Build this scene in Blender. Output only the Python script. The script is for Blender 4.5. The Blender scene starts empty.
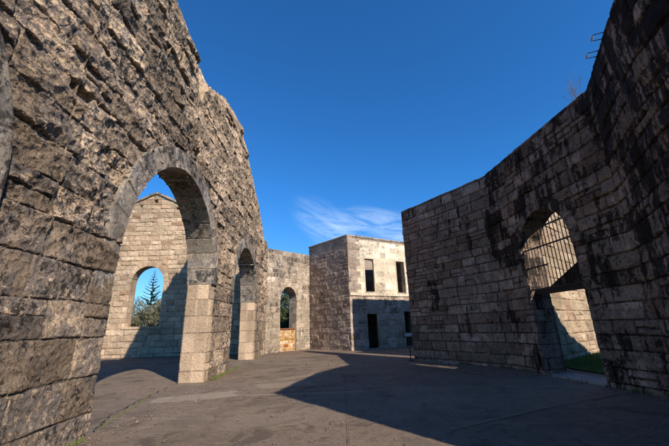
import bpy, math, random
import numpy as np
from mathutils import Vector, Matrix

random.seed(7)
scene = bpy.context.scene
COL = scene.collection

# ------------------------------------------------------------------ helpers
def tag(o, label=None, cat=None, group=None, kind=None):
    if label: o['label'] = label
    if cat: o['category'] = cat
    if group: o['group'] = group
    if kind: o['kind'] = kind
    return o

def empty(name, loc, label, cat, group=None):
    o = bpy.data.objects.new(name, None)
    COL.objects.link(o)
    o.location = loc
    o.empty_display_size = 0.3
    return tag(o, label, cat, group)

def mk_mesh(name, V, Q, mats, parent=None, attrs=None, T=None, smooth=False, matidx=None):
    """V (n,3) world coordinates; Q (m,4) quads; T (k,3) triangles"""
    V = np.asarray(V, dtype=np.float64)
    me = bpy.data.meshes.new(name)
    nq = 0 if Q is None else len(Q)
    nt = 0 if T is None else len(T)
    off = np.zeros(3)
    if parent is not None:
        p_ = parent
        while p_ is not None:
            off = off + np.array(p_.location); p_ = p_.parent
    else:
        mn, mx = V.min(0), V.max(0)
        off = np.array([(mn[0] + mx[0]) / 2, (mn[1] + mx[1]) / 2, mn[2]])
    me.vertices.add(len(V))
    me.vertices.foreach_set('co', (V - off).astype(np.float32).ravel())
    loops = []
    if nq: loops.append(np.asarray(Q, dtype=np.int32).ravel())
    if nt: loops.append(np.asarray(T, dtype=np.int32).ravel())
    loops = np.concatenate(loops)
    me.loops.add(len(loops))
    me.loops.foreach_set('vertex_index', loops)
    me.polygons.add(nq + nt)
    starts = np.concatenate([np.arange(nq) * 4, nq * 4 + np.arange(nt) * 3]).astype(np.int32)
    me.polygons.foreach_set('loop_start', starts)
    if matidx is not None:
        me.polygons.foreach_set('material_index', np.asarray(matidx, dtype=np.int32))
    me.update(calc_edges=True)
    me.validate()
    me.polygons.foreach_set('use_smooth', np.full(len(me.polygons), bool(smooth)))
    if attrs:
        for k, a in attrs.items():
            at = me.attributes.new(k, 'FLOAT', 'POINT')
            at.data.foreach_set('value', np.asarray(a, dtype=np.float32))
    for m in (mats if isinstance(mats, (list, tuple)) else [mats]):
        me.materials.append(m)
    o = bpy.data.objects.new(name, me)
    COL.objects.link(o)
    if parent is not None:
        o.parent = parent
    else:
        o.location = off
    return o

# ------------------------------------------------------------------ numpy noise
def _h(ix, iy, iz, seed):
    with np.errstate(over='ignore'):
        a = (ix.astype(np.int64) * 374761393 + iy.astype(np.int64) * 668265263 +
             iz.astype(np.int64) * 2147483647 + seed * 1274126177) & 0xFFFFFFFF
        a = ((a ^ (a >> 13)) * 1274126177) & 0xFFFFFFFF
        a = ((a ^ (a >> 16)) * 2246822519) & 0xFFFFFFFF
        a = a ^ (a >> 15)
    return (a & 0xFFFFFF) / float(0xFFFFFF)

def vn(x, y, z, seed=0):
    ix, iy, iz = np.floor(x), np.floor(y), np.floor(z)
    fx, fy, fz = x - ix, y - iy, z - iz
    ix, iy, iz = ix.astype(np.int64), iy.astype(np.int64), iz.astype(np.int64)
    sx, sy, sz = [f * f * (3 - 2 * f) for f in (fx, fy, fz)]
    r = 0
    for dx in (0, 1):
        wx = sx if dx else 1 - sx
        for dy in (0, 1):
            wy = sy if dy else 1 - sy
            for dz in (0, 1):
                wz = sz if dz else 1 - sz
                r = r + wx * wy * wz * _h(ix + dx, iy + dy, iz + dz, seed)
    return r * 2 - 1

def fbm(x, y, z, octv=4, seed=0, gain=0.5):
    r = 0; a = 1.0; t = 0
    for k in range(octv):
        r = r + a * vn(x, y, z, seed + k * 17)
        t += a; a *= gain
        x, y, z = x * 2.03 + 3.1, y * 2.03 + 7.7, z * 2.03 + 1.3
    return r / t

def facets(s, z, cell, seed, stretch=1.0):
    """broken-stone facets: each jittered cell carries its own tilted plane"""
    u, v = s / (cell * stretch), z / cell
    iu, iv = np.floor(u).astype(np.int64), np.floor(v).astype(np.int64)
    val = np.full(s.shape, 1e9)
    zz = np.zeros_like(iu)
    for du in (-1, 0, 1):
        for dv in (-1, 0, 1):
            a, b = iu + du, iv + dv
            dx, dy = u - a - _h(a, b, zz, seed), v - b - _h(a, b, zz + 1, seed)
            p = (_h(a, b, zz + 2, seed) - .5) * .7 + dx * (_h(a, b, zz + 3, seed) - .5) * 1.7 + dy * (_h(a, b, zz + 4, seed) - .42) * 1.9 + .95 * (dx * dx + dy * dy)
            val = np.minimum(val, p)
    return val - .05

def sst(a, b, x):
    t = np.clip((x - a) / (b - a), 0, 1)
    return t * t * (3 - 2 * t)

# ------------------------------------------------------------------ masonry pattern
class Courses:
    def __init__(self, L, H, hmin, hmax, lmin, lmax, seed, split=0.0, wob=0.02, z0=-0.2):
        r = random.Random(seed)
        self.zc = [z0]
        while self.zc[-1] < H + 1: self.zc.append(self.zc[-1] + r.uniform(hmin, hmax))
        self.zc = np.array(self.zc)
        self.b = []
        for _ in self.zc:
            b = [-2.0 - r.uniform(0, lmax)]
            while b[-1] < L + 2: b.append(b[-1] + r.uniform(lmin, lmax))
            self.b.append(np.array(b))
        self.seed = seed; self.split = split; self.wob = wob
    def __call__(self, s0, z0):
        s = s0 + self.wob * fbm(s0 * 1.3, z0 * 1.3, s0 * 0, 3, self.seed + 5)
        z = z0 + self.wob * fbm(s0 * 1.1 + 9, z0 * 1.5, s0 * 0, 3, self.seed + 9)
        ci = np.clip(np.searchsorted(self.zc, z, 'right') - 1, 0, len(self.zc) - 2)
        za, zb = self.zc[ci], self.zc[ci + 1]
        sa = np.zeros_like(s); sb = np.ones_like(s); bi = np.zeros(s.shape, dtype=np.int64)
        for c in np.unique(ci):
            m = ci == c
            b = self.b[c]
            k = np.clip(np.searchsorted(b, s[m], 'right') - 1, 0, len(b) - 2)
            sa[m] = b[k]; sb[m] = b[k + 1]; bi[m] = k
        rnd = _h(ci, bi, ci * 0, self.seed)
        if self.split > 0:
            m = _h(ci, bi, ci * 0 + 3, self.seed) < self.split
            zm = za + (zb - za) * (0.38 + 0.24 * rnd)
            up = m & (z > zm); lo = m & (z <= zm)
            za = np.where(up, zm, za); zb = np.where(lo, zm, zb)
            rnd = np.where(up, (rnd * 7.13) % 1.0, rnd)
        ds = np.minimum(s - sa, sb - s); dz = np.minimum(z - za, zb - z)
        u = (s - sa) / (sb - sa) * 2 - 1; v = (z - za) / (zb - za) * 2 - 1
        r2 = (rnd * 57.31) % 1.0; r3 = (rnd * 131.7) % 1.0; r4 = (rnd * 911.3) % 1.0
        return rnd, np.minimum(ds, dz), u, v, r2, r3, r4, dz

class Op:
    """an opening: half-width a round centre c, sill z0, spring zs, arch rise b (0 = flat head)"""
    def __init__(self, c, a, z0, zs, b, e_lo=2.0, e_hi=2.0, dress=0.3):
        self.c, self.a, self.z0, self.zs, self.b, self.elo, self.ehi, self.dress = c, a, z0, zs, b, e_lo, e_hi, dress
    def outline(self, n=48, lo=None, hi=None):
        P = []
        for i in range(n + 1):
            t = math.pi * (1 - i / n)
            cs, sn = math.cos(t), math.sin(t)
            e = self.elo if cs < 0 else self.ehi
            P.append((self.c + self.a * math.copysign(abs(cs) ** (2 / e), cs), self.zs + self.b * abs(sn) ** (2 / e)))
        return P
    def f(self, s, z):
        x = s - self.c
        jamb = np.abs(x) - self.a
        if self.b > 0:
            e = np.where(x < 0, self.elo, self.ehi)
            zz = np.maximum(z - self.zs, 0)
            r = (np.abs(x / self.a) ** e + (zz / self.b) ** e) ** (1 / e)
            arch = (r - 1) * min(self.a, self.b)
            d = np.where(z > self.zs, arch, jamb)
        else:
            d = np.maximum(jamb, z - self.zs)
        return np.maximum(d, self.z0 - z)

class Wall:
    def __init__(self, pts, t):
        self.p = np.array(pts, float)
        seg = np.diff(self.p, axis=0); L = np.linalg.norm(seg, axis=1); d = seg / L[:, None]
        self.n = np.stack([d[:, 1], -d[:, 0]], 1)          # front normal
        self.cum = np.concatenate([[0], np.cumsum(L)]); self.L = self.cum[-1]; self.t = t
        vn_ = [self.n[0]]
        for i in range(1, len(self.p) - 1):
            m = self.n[i - 1] + self.n[i]; m /= np.linalg.norm(m)
            vn_.append(m / max(0.3, m.dot(self.n[i])))
        vn_.append(self.n[-1])
        self.vn = np.array(vn_)
    def at(self, s, off):
        s = np.asarray(s, float); off = np.asarray(off, float)
        i = np.clip(np.searchsorted(self.cum, s, 'right') - 1, 0, len(self.p) - 2)
        f = (s - self.cum[i]) / (self.cum[i + 1] - self.cum[i])
        f = f[..., None]
        P = self.p[i] * (1 - f) + self.p[i + 1] * f
        fc = np.clip(f, 0, 1)
        N = self.vn[i] * (1 - fc) + self.vn[i + 1] * fc
        # keep the normal constant away from the bends
        N0 = self.n[i]
        dist = np.minimum(s - self.cum[i], self.cum[i + 1] - s)[..., None]
        if self.t > 0:
            Nn = np.where(off[..., None] >= 0, N0 + (N - N0) * (dist < 0.02), N)
        return P + Nn * off[..., None]

def masonry(name, parent, W, s_arr, nrow, top, style, mat, ops=(), back_top=None, zbot=-0.15, holes=(), masks=None, K=6):
    """solid wall with a displaced front and back, real openings and reveals"""
    C = style['C']
    s_arr = np.unique(np.concatenate([s_arr, W.cum])) if len(W.cum) > 2 else s_arr
    T = top(s_arr)
    v = np.linspace(0, 1, nrow)
    S = np.repeat(s_arr[:, None], nrow, 1)
    Z = zbot + (T[:, None] - zbot) * v[None, :]
    hs = np.gradient(s_arr)[:, None] * np.ones_like(S)
    hz = (T[:, None] - zbot) / nrow * np.ones_like(S)
    h = np.maximum(hs, hz)
    fm = np.full(S.shape, 9.0); dress = np.ones(S.shape)
    for op in ops:
        e = 1e-3
        f = op.f(S, Z)
        near = np.abs(f) < 0.55 * h
        if op.z0 < 0: pass
        gx = (op.f(S + e, Z) - f) / e; gz = (op.f(S, Z + e) - f) / e
        g2 = np.maximum(gx * gx + gz * gz, 1e-4)
        mv = near & (Z > zbot + 1e-6) & (v[None, :] < 0.999)
        S = np.where(mv, S - f * gx / g2, S); Z = np.where(mv, Z - f * gz / g2, Z)
        f = op.f(S, Z)
        fm = np.minimum(fm, f)
        if op.dress > 0: dress = np.minimum(dress, 0.12 + 0.88 * sst(op.dress * .8, op.dress * 1.15, f))
    Sc = (S[:-1, :-1] + S[1:, :-1] + S[:-1, 1:] + S[1:, 1:]) / 4
    Zc = (Z[:-1, :-1] + Z[1:, :-1] + Z[:-1, 1:] + Z[1:, 1:]) / 4
    valid = np.ones(Sc.shape, bool)
    for op in ops: valid &= op.f(Sc, Zc) > 0

    def disp(S, Z, seed, dress):
        rnd, dist, u, vv, r2, r3, r4, dz = C(S, Z)
        amp = style['amp'](S, Z) if callable(style['amp']) else style['amp']
        amp = amp * dress
        jw, jd, ed = style['jw'], style['jd'], style['edge']
        jn = dist + style.get('jn', 0.006) * fbm(S * 9, Z * 9, S * 0, 2, 31)
        jm = 1 - sst(jw * 0.6, jw * 1.6, jn)
        p = sst(0, ed, dist)
        off = (r2 ** 1.5) * style['off']
        tl = style['tilt'] * (u * (r3 - .5) + vv * (r4 - .65))
        q = Z * 0.25 + S * 0.0
        o1 = np.floor(rnd * 997) * 3.7
        fc = facets(S + .2 * Z + o1, Z + o1 * .7, style['cell'], seed + 3, 1.5) * style['fac'] + facets(S - .3 * Z + o1, Z + .2 * S, style['cell'] * .38, seed + 4, 1.4) * style['fac'] * .42
        fb = fbm(S * 5 + o1, Z * 5, S * 0 + rnd * 3, 5, seed, .62) * style['fbm']
        d = amp * p * (off + tl + fc + fb) + style['flat'] * fbm(S * 14, Z * 14, S * 0, 4, seed + 8, .6) - jd * jm * (0.5 + 0.5 * np.minimum(1, amp))
        d += style.get('wave', 0.0) * fbm(S * .5, Z * .5, S * 0, 3, seed + 12)
        return d, rnd, jm
    def blur(A):
        B = np.pad(A, 1, mode='edge')
        B = (B[:-2] + 2 * B[1:-1] + B[2:]) / 4
        return (B[:, :-2] + 2 * B[:, 1:-1] + B[:, 2:]) / 4
    D, rnd, jm = disp(S, Z, style['seed'], dress)
    if style.get('blur', True): D = .7 * D + .3 * blur(D)
    M = {}
    if masks:
        for k, fn in masks.items(): M[k] = fn(S, Z)
        if 'plaster' in M:
            D = D * (1 - M['plaster']) + M['plaster'] * (0.012 + 0.008 * fbm(S * 2, Z * 2, S * 0, 4, 77)); jm = jm * (1 - M['plaster'])
    for (a, b, wa, wb, dep) in holes:
        m = sst(1.0, 0.8, np.maximum(np.abs(S - a) / wa, np.abs(Z - b) / wb))
        D = D * (1 - m) - dep * m
    Db, rndb, jmb = disp(S + 31.7, Z, style['seed'] + 50, dress)
    Xf = W.at(S, D)
    Zb = Z.copy()
    if back_top is not None:
        ex = np.maximum(back_top(s_arr) - T, 0)[:, None]
        Zb = Z + ex * sst(0.72, 1.0, v)[None, :]
    Xb = W.at(S, -(W.t + np.maximum(Db, -0.05) * 0.7))
    n = S.size
    ii = np.arange(n).reshape(S.shape)
    VF = np.concatenate([Xf, Z[..., None]], -1).reshape(-1, 3)
    VB = np.concatenate([Xb, Zb[..., None]], -1).reshape(-1, 3)
    q = np.stack([ii[:-1, :-1], ii[1:, :-1], ii[1:, 1:], ii[:-1, 1:]], -1)[valid]
    Qf = q; Qb = q[:, ::-1] + n
    # boundary edges
    pad = np.pad(valid, 1, constant_values=False)
    E = []
    a = pad[1:, 1:-1] != pad[:-1, 1:-1]      # vertical edges at column i between cells i-1,i ; shape (nc+1? , rows)
    A = np.stack([ii[:, :-1], ii[:, 1:]], -1)
    E.append(A[a]); sgn = [np.where(pad[1:, 1:-1][a], 1, -1)]
    b = pad[1:-1, 1:] != pad[1:-1, :-1]
    B = np.stack([ii[:-1, :], ii[1:, :]], -1)
    E.append(B[b]); sgn.append(np.where(pad[1:-1, 1:][b], -1, 1))
    E = np.concatenate(E); sgn = np.concatenate(sgn)
    sw = sgn < 0
    E[sw] = E[sw][:, ::-1]
    uniq, inv = np.unique(E, return_inverse=True); inv = inv.reshape(E.shape)
    nb = len(uniq)
    layers = [uniq]; VS = []; base = 2 * n
    fr, bk = VF[uniq], VB[uniq]
    su, zu = S.reshape(-1)[uniq], Z.reshape(-1)[uniq]
    istop = (zu > (np.repeat(T[:, None], nrow, 1).reshape(-1)[uniq] - 1e-4)).astype(float)
    sB, sR, sJ = [], [], []
    za = C.zc
    ci = np.clip(np.searchsorted(za, zu, 'right') - 1, 0, len(za) - 2)
    dzc = np.minimum(zu - za[ci], za[ci + 1] - zu)
    for k in range(1, K):
        f = k / K
        P = fr * (1 - f) + bk * f
        A_ = style.get('top_rough', 0.03)
        am = np.where(istop > 0, A_, style.get('rev_rough', 0.008))
        nz = fbm(P[:, 0] * 6, P[:, 1] * 6, P[:, 2] * 3, 5, 71, .65)
        jj = (1 - sst(0.006, 0.02, dzc)) * (1 - istop)
        P = P.copy()
        P[:, 2] += am * nz * (1 if k < K else 0)
        tang = np.zeros((nb, 2))
        VS.append(P); layers.append(base + (k - 1) * nb + np.arange(nb))
        sR.append(np.where(istop > 0, _h(np.floor(su * 2.6).astype(np.int64), ci * 0 + int(f * 3), ci * 0, 6), _h(ci, ci * 0 + (1 if f > .5 else 0), ci * 0, 5))); sJ.append(jj)
    layers.append(uniq + n)
    Qs = []
    for k in range(K):
        l0, l1 = layers[k], layers[k + 1]
        Qs.append(np.stack([l0[inv[:, 0]], l0[inv[:, 1]], l1[inv[:, 1]], l1[inv[:, 0]]], -1))
    V = np.concatenate([VF, VB] + VS)
    Q = np.concatenate([Qf, Qb] + Qs)
    at = {'blk': np.concatenate([rnd.ravel(), rndb.ravel()] + sR),
          'joint': np.concatenate([jm.ravel(), jmb.ravel()] + sJ)}
    for k in M:
        at[k] = np.concatenate([M[k].ravel(), M[k].ravel() * 0] + [M[k].reshape(-1)[uniq]] * (K - 1))
    # drop unused vertices
    used = np.zeros(len(V), bool); used[Q.ravel()] = True
    mp = np.cumsum(used) - 1
    V = V[used]; Q = mp[Q]
    for k in at: at[k] = at[k][used]
    return mk_mesh(name, V, Q, mat, parent, at)

def ring(name, parent, W, op, width, proud, mat, nv, depth, seed=1, jamb=0.0, inset=0.012, jlo=None, jhi=None, sink=0.0, rough=0.006, jd=0.012):
    """voussoirs of an arch: front band and soffit, optional continuation down the jambs"""
    P = [np.array(p) for p in op.outline(160)]
    jl = jamb if jlo is None else jlo
    if jamb > 0:
        P = [np.array([op.c - op.a, op.zs - jl * (1 - k / 20)]) for k in range(20)] + P + [np.array([op.c + op.a, op.zs - (jamb if jhi is None else jhi) * (k + 1) / 20]) for k in range(20)]
    P = np.array(P)
    d = np.gradient(P, axis=0); d /= np.linalg.norm(d, axis=1)[:, None]
    N = np.stack([-d[:, 1], d[:, 0]], 1)
    cen = np.array([op.c, op.zs])
    sg = np.sign(((P - cen) * N).sum(1)); sg[sg == 0] = 1
    N = N * np.where(np.abs(sg) > 0, 1, 1)[:, None]
    if ((P[len(P) // 2] - cen) * N[len(P) // 2]).sum() < 0: N = -N
    arc = np.concatenate([[0], np.cumsum(np.linalg.norm(np.diff(P, axis=0), axis=1))])
    n = int(arc[-1] / 0.03)
    t = np.linspace(0, arc[-1], n)
    P = np.stack([np.interp(t, arc, P[:, k]) for k in (0, 1)], 1)
    N = np.stack([np.interp(t, arc, N[:, k]) for k in (0, 1)], 1); N /= np.linalg.norm(N, axis=1)[:, None]
    bl = t / t[-1] * nv
    bi = np.floor(bl).astype(int); fr = bl - bi
    L = t[-1] / nv
    dj = np.minimum(fr, 1 - fr) * L
    # section: outer back -> outer front -> inner front -> inner back
    r = random.Random(seed)
    sec = [(width, -0.12, 0), (width, proud - .01, 0)]
    m1 = max(3, int(width / 0.035))
    for k in range(1, m1 + 1): sec.append((width + (-inset - width) * k / m1, proud, k / m1))
    m2 = max(2, int(depth / 0.05))
    for k in range(1, m2 + 1): sec.append((-inset, proud - (depth + proud) * k / m2, 1 + k / m2))
    V = []; J = []; R = []
    for (w, o, q) in sec:
        wob = rough * fbm(t * 3, t * 0 + q * 5, t * 0, 4, seed)
        g = (1 - sst(0.006, 0.024, dj))
        rr = np.array([((b * 7919 + seed * 13) % 101) / 101 for b in bi])
        oo = o - jd * g + wob + (rr - .5) * 0.008 - (sink * (1 - sst(0, max(jl, .1) + .8, t)) if q <= 1 else 0)
        ww = w + (jd * g if q >= 1 else 0) + (wob if q >= .9 else 0) + (0.03 * (rr - .5) if q == 0 else 0)
        sz = P + N * (ww[:, None] if np.ndim(ww) else ww)
        xy = W.at(sz[:, 0], np.where(oo > 0, oo, oo))
        V.append(np.concatenate([xy, sz[:, 1:2]], 1)); J.append(g); R.append(rr)
    V = np.array(V); ns = len(sec)
    ii = np.arange(ns * n).reshape(ns, n)
    Q = np.stack([ii[:-1, :-1], ii[1:, :-1], ii[1:, 1:], ii[:-1, 1:]], -1).reshape(-1, 4)
    return mk_mesh(name, V.reshape(-1, 3), Q, mat, parent, {'blk': np.array(R).ravel(), 'joint': np.array(J).ravel()})

# ------------------------------------------------------------------ materials
def new_mat(name):
    m = bpy.data.materials.new(name); m.use_nodes = True
    nt = m.node_tree
    for n in list(nt.nodes): nt.nodes.remove(n)
    out = nt.nodes.new('ShaderNodeOutputMaterial'); b = nt.nodes.new('ShaderNodeBsdfPrincipled')
    nt.links.new(b.outputs[0], out.inputs[0])
    return m, nt, b

class NT:
    def __init__(s, nt): s.nt = nt; s.L = nt.links
    def n(s, t, **k):
        x = s.nt.nodes.new(t)
        for a, v in k.items(): setattr(x, a, v)
        return x
    def lk(s, a, b): s.L.new(a, b)
    def val(s, v, inp):
        if hasattr(v, 'links') or isinstance(v, bpy.types.NodeSocket): s.lk(v, inp)
        else: inp.default_value = v
    def noise(s, vec, scale, detail=6, rough=.6, dist=0.0):
        x = s.n('ShaderNodeTexNoise'); s.lk(vec, x.inputs['Vector'])
        x.inputs['Scale'].default_value = scale; x.inputs['Detail'].default_value = detail
        x.inputs['Roughness'].default_value = rough; x.inputs['Distortion'].default_value = dist
        return x.outputs[0]
    def rng(s, v, a, b, c=0.0, d=1.0, smooth=True):
        x = s.n('ShaderNodeMapRange'); x.interpolation_type = 'SMOOTHSTEP' if smooth else 'LINEAR'
        s.lk(v, x.inputs[0])
        for i, q in zip((1, 2, 3, 4), (a, b, c, d)): x.inputs[i].default_value = q
        return x.outputs[0]
    def mix(s, f, a, b, mode='MIX'):
        x = s.n('ShaderNodeMix', data_type='RGBA', blend_type=mode)
        s.val(f, x.inputs[0])
        for v, i in ((a, 6), (b, 7)):
            if isinstance(v, tuple): x.inputs[i].default_value = (*v, 1) if len(v) == 3 else v
            else: s.lk(v, x.inputs[i])
        return x.outputs[2]
    def math(s, op, a, b=0.0):
        x = s.n('ShaderNodeMath', operation=op); s.val(a, x.inputs[0]); s.val(b, x.inputs[1]); return x.outputs[0]
    def attr(s, name):
        x = s.n('ShaderNodeAttribute'); x.attribute_name = name; return x.outputs['Fac']
    def scale_vec(s, vec, sc):
        x = s.n('ShaderNodeMapping'); x.inputs['Scale'].default_value = sc; s.lk(vec, x.inputs[0]); return x.outputs[0]
    def bump(s, h, strength, dist, b, prev=None):
        x = s.n('ShaderNodeBump'); x.inputs['Strength'].default_value = strength; x.inputs['Distance'].default_value = dist
        s.lk(h, x.inputs['Height'])
        if prev is not None: s.lk(prev, x.inputs['Normal'])
        s.lk(x.outputs[0], b.inputs['Normal']); return x.outputs[0]

def stone(name, cols, dark, dark_amt, mortar, mortar_f=1.0, streak=0.0, patch=None, patch_amt=0.0, plaster=None, bump=0.6, spot=0.5, band=None, patch_scale=3.0, pale=None, tone=None, blkvar=.35, crust=5.0):
    """weathered masonry: block tints, crusts of dark and pale lichen with crisp ragged edges, speckle, mortar"""
    m, nt, b = new_mat(name); g = NT(nt)
    pos = g.n('ShaderNodeNewGeometry').outputs['Position']
    blk = g.attr('blk'); jt = g.attr('joint')
    big = g.noise(pos, 0.5, 4, .55); mid = g.noise(pos, 2.4, 10, .7, .4); fine = g.noise(pos, 17, 8, .72); tiny = g.noise(pos, 75, 4, .75)
    c = g.mix(g.rng(blk, .15, .85), cols[0], cols[1])
    b2 = g.math('FRACT', g.math('MULTIPLY', blk, 7.3)); b3 = g.math('FRACT', g.math('MULTIPLY', blk, 23.7))
    c = g.mix(g.rng(b2, .6, .8, 0, .85), c, cols[2])
    c = g.mix(g.rng(g.math('ADD', mid, g.math('MULTIPLY', g.math('SUBTRACT', b3, .5), .16)), .46, .56, 0, .85), c, cols[3])
    if patch is not None:
        pm = g.math('ADD', g.math('MULTIPLY', g.noise(pos, patch_scale, 12, .74, .6), .75), g.math('MULTIPLY', fine, .25))
        pm = g.math('ADD', pm, g.math('MULTIPLY', g.math('SUBTRACT', b3, .5), .08))
        if tone: pm = g.math('ADD', pm, g.math('MULTIPLY', g.attr('tone'), tone))
        c = g.mix(g.rng(pm, .62 - patch_amt * .18, .645 - patch_amt * .18, 0, .92), c, patch)
    if pale is not None:
        pp = g.noise(pos, 5.5, 12, .78, .3)
        c = g.mix(g.rng(pp, pale[1], pale[1] + .035, 0, .75), c, pale[0])
    st = g.noise(g.scale_vec(pos, (1.6, 1.6, .30)), 2.2, 12, .74, .4)
    cl = g.noise(pos, crust, 14, .77, .5)
    dm = g.math('ADD', g.math('MULTIPLY', cl, 1 - streak), g.math('MULTIPLY', st, streak))
    dm = g.math('ADD', g.math('MULTIPLY', dm, .72), g.math('MULTIPLY', g.noise(pos, .7, 6, .6), .28))
    dm = g.math('ADD', dm, g.math('MULTIPLY', g.math('SUBTRACT', b2, .5), .05))
    if tone: dm = g.math('SUBTRACT', dm, g.math('MULTIPLY', g.math('ABSOLUTE', g.attr('tone')), .030))
    if band is not None:
        acc = None
        sp = g.n('ShaderNodeSeparateXYZ'); g.lk(pos, sp.inputs[0])
        yy = g.math('ADD', sp.outputs[1], g.math('MULTIPLY', g.math('SUBTRACT', g.noise(pos, 1.2, 8, .7), .5), 3.0))
        for (y0, y1, y2, y3, w) in band:
            r = g.math('MULTIPLY', g.math('MULTIPLY', g.rng(yy, y0, y1), g.rng(yy, y2, y3, 1, 0)), w)
            acc = r if acc is None else g.math('ADD', acc, r)
        acc = g.math('MULTIPLY', acc, g.rng(sp.outputs[2], .2, 5.5, .35, 1))
        dm = g.math('ADD', dm, g.math('MULTIPLY', acc, .12))
    f = g.rng(dm, .585 - dark_amt * .17, .625 - dark_amt * .17)
    keep = 1.0
    if tone:
        cl_ = g.rng(g.attr('tone'), 1.2, 1.7)
        c = g.mix(g.math('MULTIPLY', cl_, .38), c, (.55, .41, .285)); keep = g.math('SUBTRACT', 1.0, g.math('MULTIPLY', cl_, .55))
    mk = lambda v: g.math('MULTIPLY', v, keep) if tone else v
    c = g.mix(mk(g.math('MULTIPLY', f, .9)), c, dark)
    c = g.mix(mk(g.rng(fine, .52, .60, 0, spot)), c, dark)
    c = g.mix(mk(g.rng(tiny, .52, .64, 0, spot * .8)), c, dark)
    jf = g.math('MULTIPLY', jt, g.rng(fine, .35, .55, .35, 1))
    c = g.mix(g.math('MULTIPLY', jf, mortar_f), c, mortar)
    if plaster is not None:
        pl = g.attr('plaster')
        pc = g.mix(g.rng(g.noise(pos, 1.5, 12, .72, .5), .47, .53, 0, .8), plaster[0], plaster[1])
        pc = g.mix(g.rng(g.math('ADD', g.math('MULTIPLY', g.noise(pos, 5, 12, .78), .6), g.math('MULTIPLY', g.noise(g.scale_vec(pos, (1, 1, .5)), .9, 5, .6), .4)), .525, .565, 0, .85), pc, plaster[2])
        pf = g.rng(g.math('ADD', pl, g.math('MULTIPLY', g.math('SUBTRACT', mid, .5), 1.1)), .42, .5)
        c = g.mix(pf, c, pc)
    hv = g.n('ShaderNodeHueSaturation'); g.lk(c, hv.inputs['Color'])
    g.lk(g.math('MULTIPLY', g.rng(big, .35, .65, .85, 1.15), g.rng(b3, 0, 1, 1 - blkvar, 1 + blkvar * .6, False)), hv.inputs['Value'])
    g.lk(hv.outputs[0], b.inputs['Base Color'])
    b.inputs['Roughness'].default_value = .93
    b.inputs['Specular IOR Level'].default_value = .12
    vo = g.n('ShaderNodeTexVoronoi', feature='F1'); vo.inputs['Scale'].default_value = 16
    vm = g.n('ShaderNodeMix', data_type='VECTOR'); vm.inputs[0].default_value = .05; nn = g.n('ShaderNodeTexNoise'); nn.inputs['Scale'].default_value = 9; nn.inputs['Detail'].default_value = 5
    g.lk(pos, nn.inputs['Vector']); g.lk(pos, vm.inputs[4]); g.lk(nn.outputs[1], vm.inputs[5]); g.lk(vm.outputs[1], vo.inputs['Vector'])
    hgt = g.math('ADD', g.math('MULTIPLY', g.noise(pos, 26, 10, .72), 1.0), g.math('MULTIPLY', vo.outputs[0], -.3))
    n1 = g.bump(hgt, bump * 1.1, .03, b); g.bump(g.noise(pos, 9, 8, .7), bump * .32, .04, b, n1)
    return m

def plain(name, col, rough=.8, metal=0.0, var=.25, scale=8, col2=None, bump=.2):
    m, nt, b = new_mat(name); g = NT(nt)
    pos = g.n('ShaderNodeTexCoord').outputs['Object']
    nz = g.noise(pos, scale, 6, .65)
    c2 = col2 or tuple(x * (1 - var) for x in col)
    g.lk(g.mix(g.rng(nz, .35, .65), col, c2), b.inputs['Base Color'])
    b.inputs['Roughness'].default_value = rough; b.inputs['Metallic'].default_value = metal
    g.bump(nz, bump, .02, b)
    return m

M_left = stone('rough_hewn_stone', [(.30, .22, .155), (.37, .275, .195), (.24, .195, .16), (.17, .145, .13)],
               (.028, .024, .022), .42, (.045, .038, .034), .8, patch=(.60, .43, .285), patch_amt=.5, bump=1.0, spot=.65, patch_scale=8.0, pale=((.42, .38, .34), .59), tone=.05, crust=9.0)
M_ring = stone('dressed_arch_stone', [(.31, .26, .205), (.38, .31, .24), (.25, .215, .185), (.20, .175, .155)],
               (.04, .034, .03), .46, (.06, .052, .046), .8, streak=.2, patch=(.45, .36, .27), patch_amt=.4, bump=.5, pale=((.50, .47, .42), .56), blkvar=.25)
M_gable = stone('warm_ashlar', [(.47, .345, .23), (.54, .41, .28), (.43, .28, .18), (.38, .29, .21)],
                (.12, .09, .07), .0, (.22, .165, .12), .8, patch=(.56, .42, .28), patch_amt=.3, bump=.5, spot=.35)
M_niche = stone('lichened_ashlar', [(.42, .33, .24), (.50, .40, .30), (.35, .27, .20), (.28, .23, .185)],
                (.07, .06, .052), .45, (.5, .44, .36), .6, streak=.4, patch=(.54, .45, .35), patch_amt=.4, bump=.6, pale=((.56, .51, .44), .58))
M_build = stone('block_and_plaster', [(.42, .32, .245), (.50, .39, .30), (.38, .26, .19), (.29, .24, .205)],
                (.08, .065, .055), .30, (.44, .37, .30), .5, streak=.25, patch=(.50, .40, .32), patch_amt=.4, bump=.6, pale=((.58, .52, .44), .57),
                plaster=((.66, .57, .43), (.56, .46, .33), (.25, .22, .19)))
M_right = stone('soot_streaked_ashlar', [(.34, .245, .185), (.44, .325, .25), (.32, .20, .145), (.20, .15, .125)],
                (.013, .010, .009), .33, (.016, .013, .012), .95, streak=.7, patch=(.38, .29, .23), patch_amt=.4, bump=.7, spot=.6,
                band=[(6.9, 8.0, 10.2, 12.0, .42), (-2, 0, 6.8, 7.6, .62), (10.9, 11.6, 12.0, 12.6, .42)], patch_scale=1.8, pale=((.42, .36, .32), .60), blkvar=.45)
M_outer = stone('sunny_perimeter_stone', [(.40, .29, .19), (.48, .36, .25), (.38, .24, .155), (.32, .25, .18)],
                (.10, .075, .055), .1, (.22, .16, .11), .7, patch=(.50, .40, .28), patch_amt=.3, bump=.6, spot=.35)
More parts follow.
